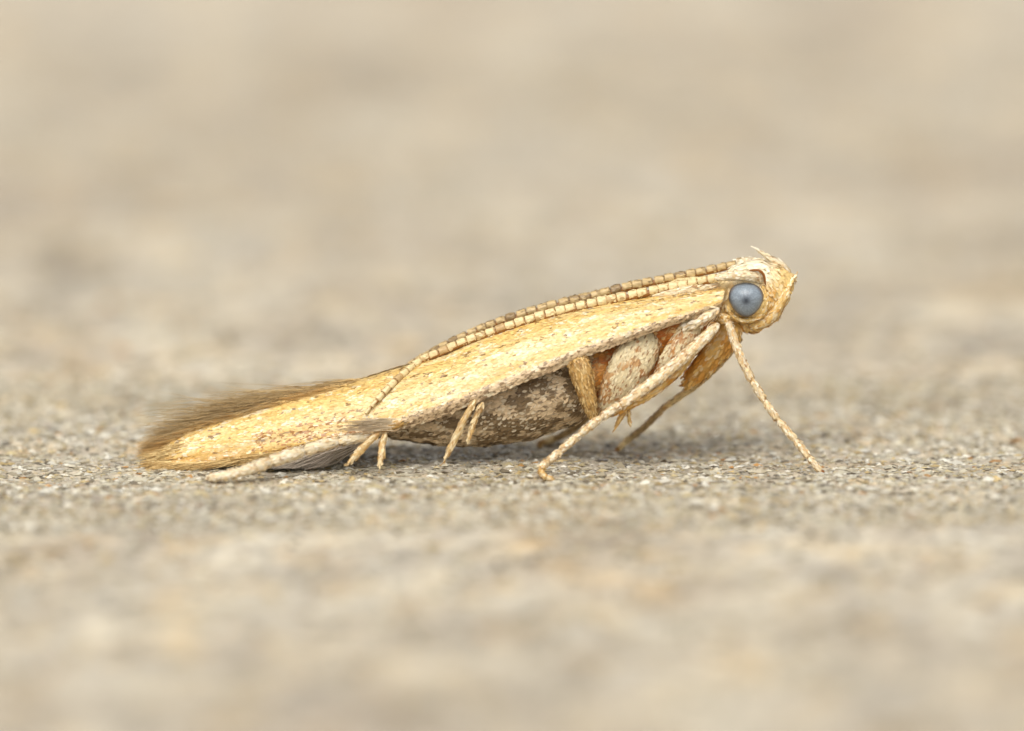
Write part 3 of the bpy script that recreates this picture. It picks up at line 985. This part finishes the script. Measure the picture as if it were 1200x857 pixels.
# near hind leg: brown femur below the wing edge, shin hidden under the wing, pale foot by the tail
hl = limb('leg', [P(674, 418, -.62), P(680, 432, -.64), P(687, 460, -.62), P(692, 478, -.58), P(696, 492, -.54)], [.11, .132, .105, .078, .035], brown_leg, M_LEG, moth, 900, .065, .018, 26, 14, .7, (2, 14))
limb('tibia', [P(672, 420, -.50), P(610, 442, -.56), P(550, 464, -.58), P(490, 488, -.60), P(446, 503, -.66)], [.05, .055, .055, .05, .045], brown_leg, M_LEG, hl, 420, .08, .03)
for pts, rad in (
        ([P(557, 469, -.72), P(545, 490, -.80), P(532, 517, -.88), P(520, 541, -.94)], [.032, .036, .038, .012]),
        ([P(566, 472, -.70), P(559, 486, -.74), P(554, 500, -.77), P(549, 515, -.80)], [.028, .028, .024, .008]),
        ([P(446, 505, -.76), P(432, 518, -.84), P(419, 532, -.92), P(408, 543, -1.0)], [.030, .042, .042, .018]),
        ([P(452, 507, -.76), P(448, 520, -.84), P(447, 534, -.92), P(444, 546, -.98)], [.028, .036, .038, .012])):
    limb('spur', pts, rad, spur_col, M_LEG, hl, 90, .07, .022, 14, 9, .6, (1, 7), .03)
ft = foot(246, 567)
tp = [P(440, 511, -.72), P(398, 517, -.80), P(357, 528, -.98), P(318, 541, -1.16), P(282, 553, -1.36), ft + np.array([0, 0, .06])]
tr_ = [.05, .06, .072, .072, .062, .042]
TC, TR = catmull(tp, tr_, 61)
for k in range(5):
    seg = TC[k * 12:k * 12 + 13:4]; rr = TR[k * 12:k * 12 + 13:4].copy(); rr[-1] *= 1.05; rr[0] *= .85
    limb('tarsus', list(seg), list(rr), cream_col, M_LEG, hl, 130, .075, .036, 10, 10)

# far side: fore leg (amber hip, thin foot), middle leg, hind leg
fo = limb('leg', [P(860, 376, -.10), P(850, 396, -.10), P(833, 418, -.06), P(812, 442, .02), P(803, 451, .10)], [.14, .16, .14, .105, .03], amber, M_LEG, moth, 420, .09, .035, 26, 14, .8, (3, 22))
ft = foot(724, 529)
limb('tibia', [P(868, 396, .06), P(848, 419, .08), P(822, 445, .16), P(799, 463, .28), P(778, 478, .42)], [.04, .055, .05, .038, .036], dull_leg, M_LEG, fo, 260, .06, .03)
limb('tarsus', [P(780, 476, .42), P(757, 499, .55), P(738, 514, .66), ft + np.array([0, 0, .03])], [.036, .036, .036, .026], dull_leg, M_LEG, fo, 160, .055, .03)
fm = limb('leg', [P(730, 455, .40), P(708, 474, .60), P(688, 489, .72)], [.06, .07, .05], brown_leg, M_LEG, moth, 150)
ft = foot(634, 526)
limb('tibia', [P(690, 488, .72), P(668, 505, .86), P(648, 515, .98), P(636, 518, ft[1])], [.045, .046, .042, .034], dull_leg, M_LEG, fm, 150, .06, .03)
limb('tarsus', [P(637, 517, ft[1]), P(633, 521, ft[1]), ft + np.array([0, 0, .02])], [.034, .03, .02], brown_leg, M_LEG, fm, 40, .05, .026, 10, 8)
fh = limb('leg', [P(674, 418, -.62) * np.array([1, -1, 1]), P(610, 452, -.62) * np.array([1, -1, 1]), P(444, 511, -.70) * np.array([1, -1, 1])], [.09, .08, .05], brown_leg, M_LEG, moth, 300)
limb('tarsus', [P(444, 511, -.70) * np.array([1, -1, 1]), P(357, 528, -.8) * np.array([1, -1, 1]), np.array([-3.3, 1.1, .08])], [.05, .06, .04], cream_col, M_LEG, fh, 200)
